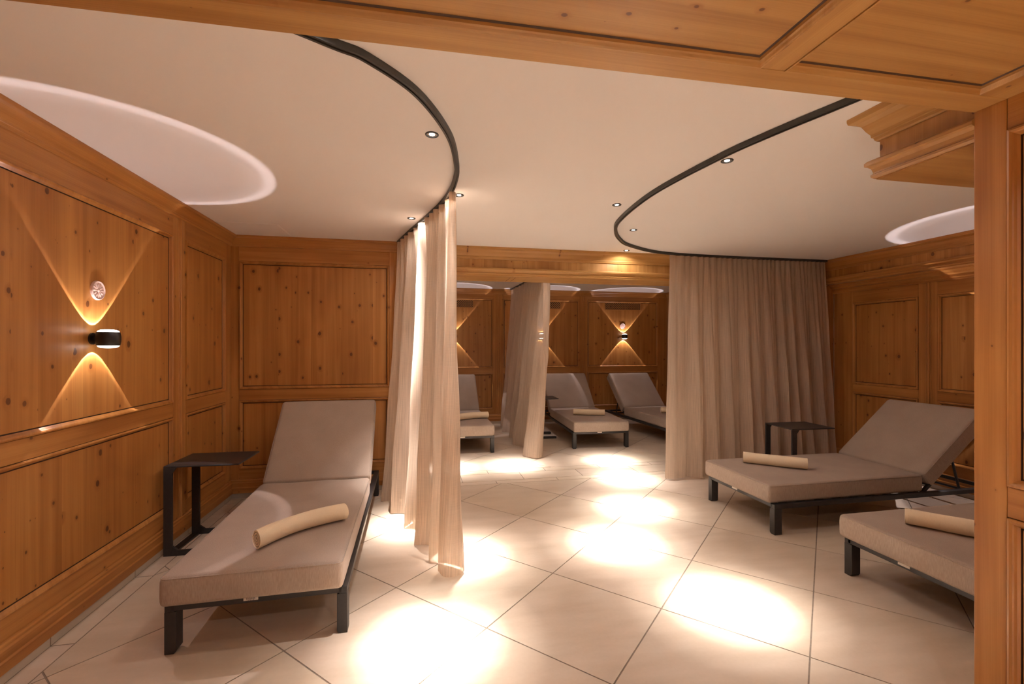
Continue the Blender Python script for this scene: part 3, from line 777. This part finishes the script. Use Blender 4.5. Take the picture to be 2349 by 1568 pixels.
def curtain(top, bot, nf_top, nf_bot, amp_top, amp_bot, label, seed=1, ztop=ZTR - 0.002, zbot=0.012, cols_per=14, lead=0.0, dens=None, phase0=0.0, hem=0.09):
    rnd = random.Random(seed)
    nc = max(nf_top, nf_bot) * cols_per; rows = 34
    Pt = resample(catmull(top, 10), nc); Pb = resample(catmull(bot, 10), nc); Nt = normals(Pt); Nb = normals(Pb)
    # irregular fold phases
    def phases(nf):
        cuts = [0.0]; 
        for _ in range(nf): cuts.append(cuts[-1] + rnd.uniform(0.7, 1.35))
        cuts = [c / cuts[-1] for c in cuts]; amps = [rnd.uniform(0.72, 1.15) for _ in range(nf)]
        ph = []; am = []
        j = 0
        for k in range(nc + 1):
            t = k / nc
            if dens: t = dens(t)
            while j < nf - 1 and cuts[j + 1] < t: j += 1
            u = (t - cuts[j]) / (cuts[j + 1] - cuts[j]); ph.append(2 * PI * (j + min(1, max(0, u)))); am.append(amps[j])
        return ph, am
    pt, at_ = phases(nf_top); pb, ab_ = phases(nf_bot)
    m = MB(); uvs = []; R = []
    for r in range(rows + 1):
        v = r / rows; z = ztop + (zbot - ztop) * v
        ring = []
        for k in range(nc + 1):
            f = v ** 0.8
            base = Pt[k].lerp(Pb[k], v); n = Nt[k].lerp(Nb[k], v).normalized(); tng = Vector((-n.y, n.x))
            wt = math.sin(pt[k] + phase0) + 0.30 * math.sin(2 * pt[k] + 1.0)
            wb = math.sin(pb[k] + phase0) + 0.22 * math.sin(2 * pb[k] + 0.6)
            a = amp_top * at_[k] * wt * (1 - f) ** 1.6 + amp_bot * ab_[k] * wb * f
            sl = 0.5 * amp_bot * ab_[k] * math.sin(2 * (pb[k] + phase0)) * f * 0.45
            edge = min(1.0, 0.15 + k / (lead * nc)) if lead else 1.0
            p = base + n * a * edge + tng * sl
            p = p + n * 0.006 * math.sin(z * 7 + k * 0.11) * f
            ring.append((p.x, p.y, z + (0.006 * math.sin(pb[k]) if v > 0.99 else 0)))
        R.append(ring)
    m.loops(R, closed=False)
    o = m.build('curtain', M['sheer'], smooth=True, fix=False)
    me = o.data; uvl = me.uv_layers.new(name='uv'); n1 = nc + 1
    wd = nc * 0.012
    for lp in me.loops:
        vi = lp.vertex_index; uvl.data[lp.index].uv = (wd * (vi % n1) / nc, 2.25 * (vi // n1) / rows)
    # gathering tape along the head and a stitched hem band
    for nm, rr in (('heading_tape', (0, 1)), ):
        t = MB()
        z0 = ztop; hh = 0.055; RR = []
        for r in (0, 1):
            ring = []
            for k in range(nc + 1):
                q = Vector(R[0][k]).lerp(Vector(R[1][k]), r * 0.8); nn = Nt[k]
                ring.append((q.x - nn.x * 0.003, q.y - nn.y * 0.003, q.z))
            RR.append(ring)
        t.loops(RR, closed=False); to = t.build(nm, M['sheer'], o, smooth=True, fix=False); ul = to.data.uv_layers.new(name='uv')
        for lp in to.data.loops:
            vi = lp.vertex_index; ul.data[lp.index].uv = (wd * (vi % n1) / nc, 0.06 * (vi // n1))
    tag(o, label, 'curtain', 'sheer beige linen curtains')
    return o
curtain([(0.165, 2.77), (0.200, 2.80), (0.135, 3.05), (0.043, 3.40), (-0.10, 3.90), (-0.190, 4.24)],
        [(0.10, 2.72), (0.19, 2.69), (0.10, 2.93), (0.01, 3.22), (-0.10, 3.62), (-0.25, 4.14)],
        12, 5, 0.018, 0.085, 'sheer beige curtain hanging at the left, beside the left-hand lounger', seed=4)
curtain([(2.50, 4.262), (2.601, 4.278), (3.0, 4.305), (3.5, 4.315), (4.43, 4.31)],
        [(2.38, 4.15), (2.60, 4.13), (3.0, 4.15), (3.5, 4.17), (4.50, 4.22)],
        30, 11, 0.015, 0.062, 'wide sheer beige curtain drawn across at the right, behind a lounger and a table', seed=9, dens=lambda t: t ** 1.25)
curtain([(1.44, 5.30), (1.545, 5.34), (1.55, 6.0), (1.53, 6.7), (1.50, 7.50)],
        [(1.47, 5.40), (1.42, 5.20), (1.30, 5.20), (1.28, 5.55), (1.30, 6.3), (1.33, 7.40)],
        14, 5, 0.018, 0.075, 'sheer beige curtain in the far room between two loungers', seed=12, lead=0.25)

# ------------------------------------------------------------------ wall sconces, rosettes, vent grilles
BEAM_UP = [(0, 0.36), (18, 0.38), (32, 0.50), (36.0, 0.90), (37.4, 2.0), (38.9, 2.0), (39.5, 0.0), (90, 0.0)]
def sconce_mesh():
    """origin at the wall, lamp centre 0.07 out along +x"""
    root = empty('wall_sconce'); n = 40; c = 0.072
    m = MB(); prof = [(0.0455, 0.035), (0.047, 0.0345), (0.0495, 0.026), (0.0515, 0.012), (0.052, 0.0), (0.0515, -0.012), (0.0495, -0.026), (0.047, -0.0345), (0.0455, -0.035), (0.0447, -0.032), (0.0447, 0.032)]
    m.loops([[(c + r * math.cos(2 * PI * k / n), r * math.sin(2 * PI * k / n), z) for k in range(n)] for r, z in prof + [prof[0]]])
    m.build('body', M['black'], root, smooth=True, auto=0.8)
    m = MB(); m.cyl((0.0, 0, 0), (0.006, 0, 0), 0.030, n=24); m.cyl((0.0, 0, 0), (0.026, 0, 0), 0.012, n=16); m.build('wall_plate', M['black'], root, smooth=True, auto=0.8)
    for sg in (1, -1):
        m = MB(); pr = [(0.0448, 0.034), (0.040, 0.041), (0.030, 0.0455), (0.016, 0.047), (0.0005, 0.0475)]
        m.loops([[(c + r * math.cos(2 * PI * k / n), r * math.sin(2 * PI * k / n), sg * z) for k in range(n)] for r, z in pr])
        m.build('lens', M['lens'], root, smooth=True)
        m = MB()
    return root
def add_bulbs(root, k=1.0):
    for up in (True, False):
        o = spot('sconce_bulb', (0.072, 0, -0.020 if up else 0.020), SCONCE_W * k, (1.0, 0.86, 0.90), 79.2, 0.02, 0.0015, root, up=up, profile=BEAM_UP)
WG = 'black up-and-down wall sconces'
s1 = sconce_mesh(); s1.location = (XL - 0.0125, 2.69, 1.372)
tag(s1, 'round black up-and-down wall sconce on the left wall below a rosette', 'wall lamp', WG)
fars = []
for (x, lab) in ((0.515, 'black wall sconce in the far room hidden behind the front left curtain'),
                 (2.045, 'black wall sconce in the far room hidden behind the far curtain'),
                 (3.585, 'black up-and-down wall sconce in full view on the far wall')):
    c_ = copy_tree(s1); c_.location = (x, YFAR + 0.0125, 1.495); c_.rotation_euler.z = -PI / 2; c_['label'] = lab; fars.append(c_)
for s_ in [s1] + fars: add_bulbs(s_)
# sconces further on that light the corners of both rooms
sx = copy_tree(s1); sx.location = (XR + 0.0125, 2.56, 1.13); sx.rotation_euler.z = PI
sx['label'] = 'black wall sconce on the right wall, hidden behind the wooden post'
add_bulbs(sx)

def make_rosette():
    """disc facing +x, origin on the wall; carved petals"""
    root = empty('rosette'); n = 48; R = 0.050
    m = MB(); pr = [(R, 0.0), (R, 0.012), (R * 0.98, 0.017), (R * 0.93, 0.020), (R * 0.88, 0.018), (R * 0.84, 0.013), (R * 0.78, 0.012), (0.0005, 0.012)]
    m.loops([[(h_, r * math.cos(2 * PI * k / n), r * math.sin(2 * PI * k / n)) for k in range(n)] for r, h_ in pr]); m.build('disc', M['rosette'], root, smooth=True, auto=0.7)
    for k in range(12):
        a = 2 * PI * k / 12; m = MB(); R_ = []
        for i in range(7):
            u = i / 6; r = 0.010 + 0.030 * u; wdt = 0.0012 + 0.0052 * math.sin(PI * min(1, u * 0.62 + 0.1)) ; wdt = wdt if i < 6 else 0.001
            hh = 0.012 + 0.0065 * math.sin(PI * (0.12 + 0.76 * u))
            cy, cz = r * math.cos(a), r * math.sin(a); ty, tz = -math.sin(a), math.cos(a)
            R_.append([(0.0115, cy + ty * wdt, cz + tz * wdt), (hh * 0.9, cy + ty * wdt * 0.7, cz + tz * wdt * 0.7), (hh, cy, cz), (hh * 0.9, cy - ty * wdt * 0.7, cz - tz * wdt * 0.7), (0.0115, cy - ty * wdt, cz - tz * wdt)])
        m.loops(R_, closed=False); m.build('petal', M['rosette'], root, smooth=True)
    m = MB(); pr = [(0.009, 0.012), (0.0085, 0.017), (0.005, 0.020), (0.0004, 0.021)]
    m.loops([[(h_, r * math.cos(2 * PI * k / 20), r * math.sin(2 * PI * k / 20)) for k in range(20)] for r, h_ in pr]); m.build('boss', M['rosette'], root, smooth=True)
    return root
RG = 'carved round rosettes above the sconces'
r1 = make_rosette(); r1.scale = (0.6, 1, 1); r1.location = (XL - 0.013, 2.725, 1.622)
tag(r1, 'pale carved round rosette on the left wall above the sconce', 'rosette', RG)
for (x, lab) in ((0.515, 'pale carved rosette in the far room behind the front left curtain'), (2.045, 'pale carved rosette in the far room behind the far curtain'), (3.578, 'small pale carved rosette on the far wall above the visible sconce')):
    c_ = copy_tree(r1); c_.location = (x, YFAR + 0.013, 1.682); c_.rotation_euler.z = -PI / 2; c_['label'] = lab

def make_vent():
    """origin centre on wall, facing -y"""
    root = empty('vent_grille'); W_, H_ = 0.68, 0.118
    m = MB(); F = lambda s, z, d: (s, -d, z)
    m.loops([rect_pts(F, -W_ / 2 - 0.014, W_ / 2 + 0.014, -H_ / 2 - 0.014, H_ / 2 + 0.014, i, d) for i, d in ((0, 0), (0, 0.004), (0.012, 0.004), (0.014, 0.0005))]); m.build('frame', M['px'], root)
    m = MB(); m.add([(-W_ / 2, -0.0006, -H_ / 2), (W_ / 2, -0.0006, -H_ / 2), (W_ / 2, -0.0006, H_ / 2), (-W_ / 2, -0.0006, H_ / 2)], [(0, 1, 2, 3)]); m.build('backing', M['black'], root)
    m = MB(); st = 0.036; wd = 0.005
    for sg in (1, -1):
        k = -30
        while k < 30:
            x0 = k * st; 
            # bar from (x0,-H/2) to (x0+sg*H, H/2), clipped to the frame
            P = [(x0 - wd, -H_ / 2), (x0 + wd, -H_ / 2), (x0 + sg * H_ + wd, H_ / 2), (x0 + sg * H_ - wd, H_ / 2)]
            P = clip(P, -W_ / 2, W_ / 2, -H_ / 2, H_ / 2)
            if len(P) >= 3:
                d = 0.0015 if sg > 0 else 0.003
                kk = len(m.v); m.v += [(p[0], -d, p[1]) for p in P]; m.f.append(tuple(range(kk, kk + len(P)))); m.m.append(0)
            k += 1
    m.build('lattice', M['pv'], root, fix=False)
    return root
VG = 'lattice vent grilles on the far wall'
v1 = make_vent(); v1.location = (3.588, YFAR + 0.0128, 2.038)
tag(v1, 'wooden lattice vent grille in full view above the visible far sconce', 'vent grille', VG)
v2 = copy_tree(v1); v2.location = (2.065, YFAR + 0.0128, 2.038); v2['label'] = 'wooden lattice vent grille partly hidden at the right edge of the far curtain'
v3 = copy_tree(v1); v3.location = (0.525, YFAR + 0.0128, 2.038); v3['label'] = 'wooden lattice vent grille partly hidden by the front left curtain'

# ------------------------------------------------------------------ recessed downlights
def make_downlight(z=H):
    root = empty('downlight'); n = 32
    m = MB(); pr = [(0.0305, 0.0), (0.0305, -0.003), (0.029, -0.0045), (0.025, -0.0045), (0.0225, -0.0005), (0.0225, 0.0)]
    m.loops([[(r * math.cos(2 * PI * k / n), r * math.sin(2 * PI * k / n), z_) for k in range(n)] for r, z_ in pr]); m.build('ring', M['track'], root, smooth=True, auto=0.6)
    m = MB(); pr = [(0.0228, -0.0008), (0.0125, -0.0003)]
    m.loops([[(r * math.cos(2 * PI * k / n), r * math.sin(2 * PI * k / n), z_) for k in range(n)] for r, z_ in pr]); m.build('reflector', M['chrome'], root)
    m = MB(); m.add([(0.0125 * math.cos(2 * PI * k / n), 0.0125 * math.sin(2 * PI * k / n), -0.0012) for k in range(n)], [tuple(range(n))]); m.build('led', M['led'], root)
    return root
DL = [((0.048, 2.087), 'recessed ceiling downlight nearest the header, inside the left curtain track'),
      ((0.236, 2.897), 'recessed ceiling downlight just right of the left curtain top'),
      ((-0.071, 3.495), 'recessed ceiling downlight just left of the left curtain'),
      ((1.301, 2.886), 'recessed ceiling downlight just outside the bend of the right curtain track'),
      ((1.721, 3.493), 'recessed ceiling downlight just inside the bend of the right curtain track'),
      ((2.025, 4.263), 'recessed ceiling downlight close to the wooden beam'),
      ((1.548, 2.085), 'recessed ceiling downlight under the long straight run of the right curtain track'),
      ((1.80, 1.40), 'recessed downlight hidden behind the wooden header at the right'),
      ((-0.25, 1.40), 'added downlight, unseen behind the wooden header, brightening the left of the ceiling'),  # added lamp out of view, lifts the near left ceiling
      ((1.02, 4.98), 'recessed downlight in the far room above the far curtain front'),
      ((2.15, 4.95), 'recessed downlight in the far room behind the beam at the right'),
      ((0.30, 4.98), 'recessed downlight in the far room behind the beam at the left')]
d0 = None
for k, ((x, y), lab) in enumerate(DL):
    if d0 is None: d0 = make_downlight(); d = d0; tag(d0, lab, 'downlight', 'recessed downlights in the plaster ceiling')
    else: d = copy_tree(d0); d['label'] = lab
    d.location = (x, y, H)
DOWN_PROFILE = [(0, 1.0), (2.4, 0.66), (4.2, 0.32), (6.4, 0.105), (9.2, 0.036), (13.5, 0.0095), (20, 0.0016), (60, 0.0012), (86, 0.0)]
for (x, y), lab in DL:
    spot('downlight_bulb', (x, y, H - 0.012), DOWN_W * (0.4 if x < -0.2 else 1.0), WARM, 160, 0.1, 0.012, profile=DOWN_PROFILE)
# the front room's own downlights, in its wooden ceiling behind and above the camera
for k, ((x, y), lab) in enumerate([((0.55, -0.20), 'recessed downlight in the wooden ceiling above the camera'), ((1.35, -0.20), 'recessed downlight in the wooden ceiling at the right'), ((0.30, -1.7), 'recessed downlight in the wooden ceiling at the rear')]):
    d = copy_tree(d0); d['label'] = lab; d['group'] = 'recessed downlights in the wooden ceiling'; d.location = (x, y, ZS + 0.020)
    spot('downlight_bulb', (x, y, ZS + 0.008), DOWN_W * 1.9, WARM, 160, 0.1, 0.012, profile=DOWN_PROFILE)

# ------------------------------------------------------------------ ceiling access hatch in the left corner
root = empty('access_hatch', (0, 0, 0))
tag(root, 'flat square access hatch in the plaster ceiling at the left corner', 'access hatch')
m = MB(); m.box((-1.555, 3.885, H - 0.003), (-1.115, 4.29, H - 0.0003)); m.build('panel', M['plaster'], root, bevel=0.001)
m = MB(); F = lambda s, z, d: (s, z, H - d)
m.loops([rect_pts(F, -1.563, -1.107, 3.877, 4.298, i, d) for i, d in ((0, 0.0), (0, 0.002), (0.005, 0.002), (0.006, 0.0))]); m.build('frame', M['plaster'], root)
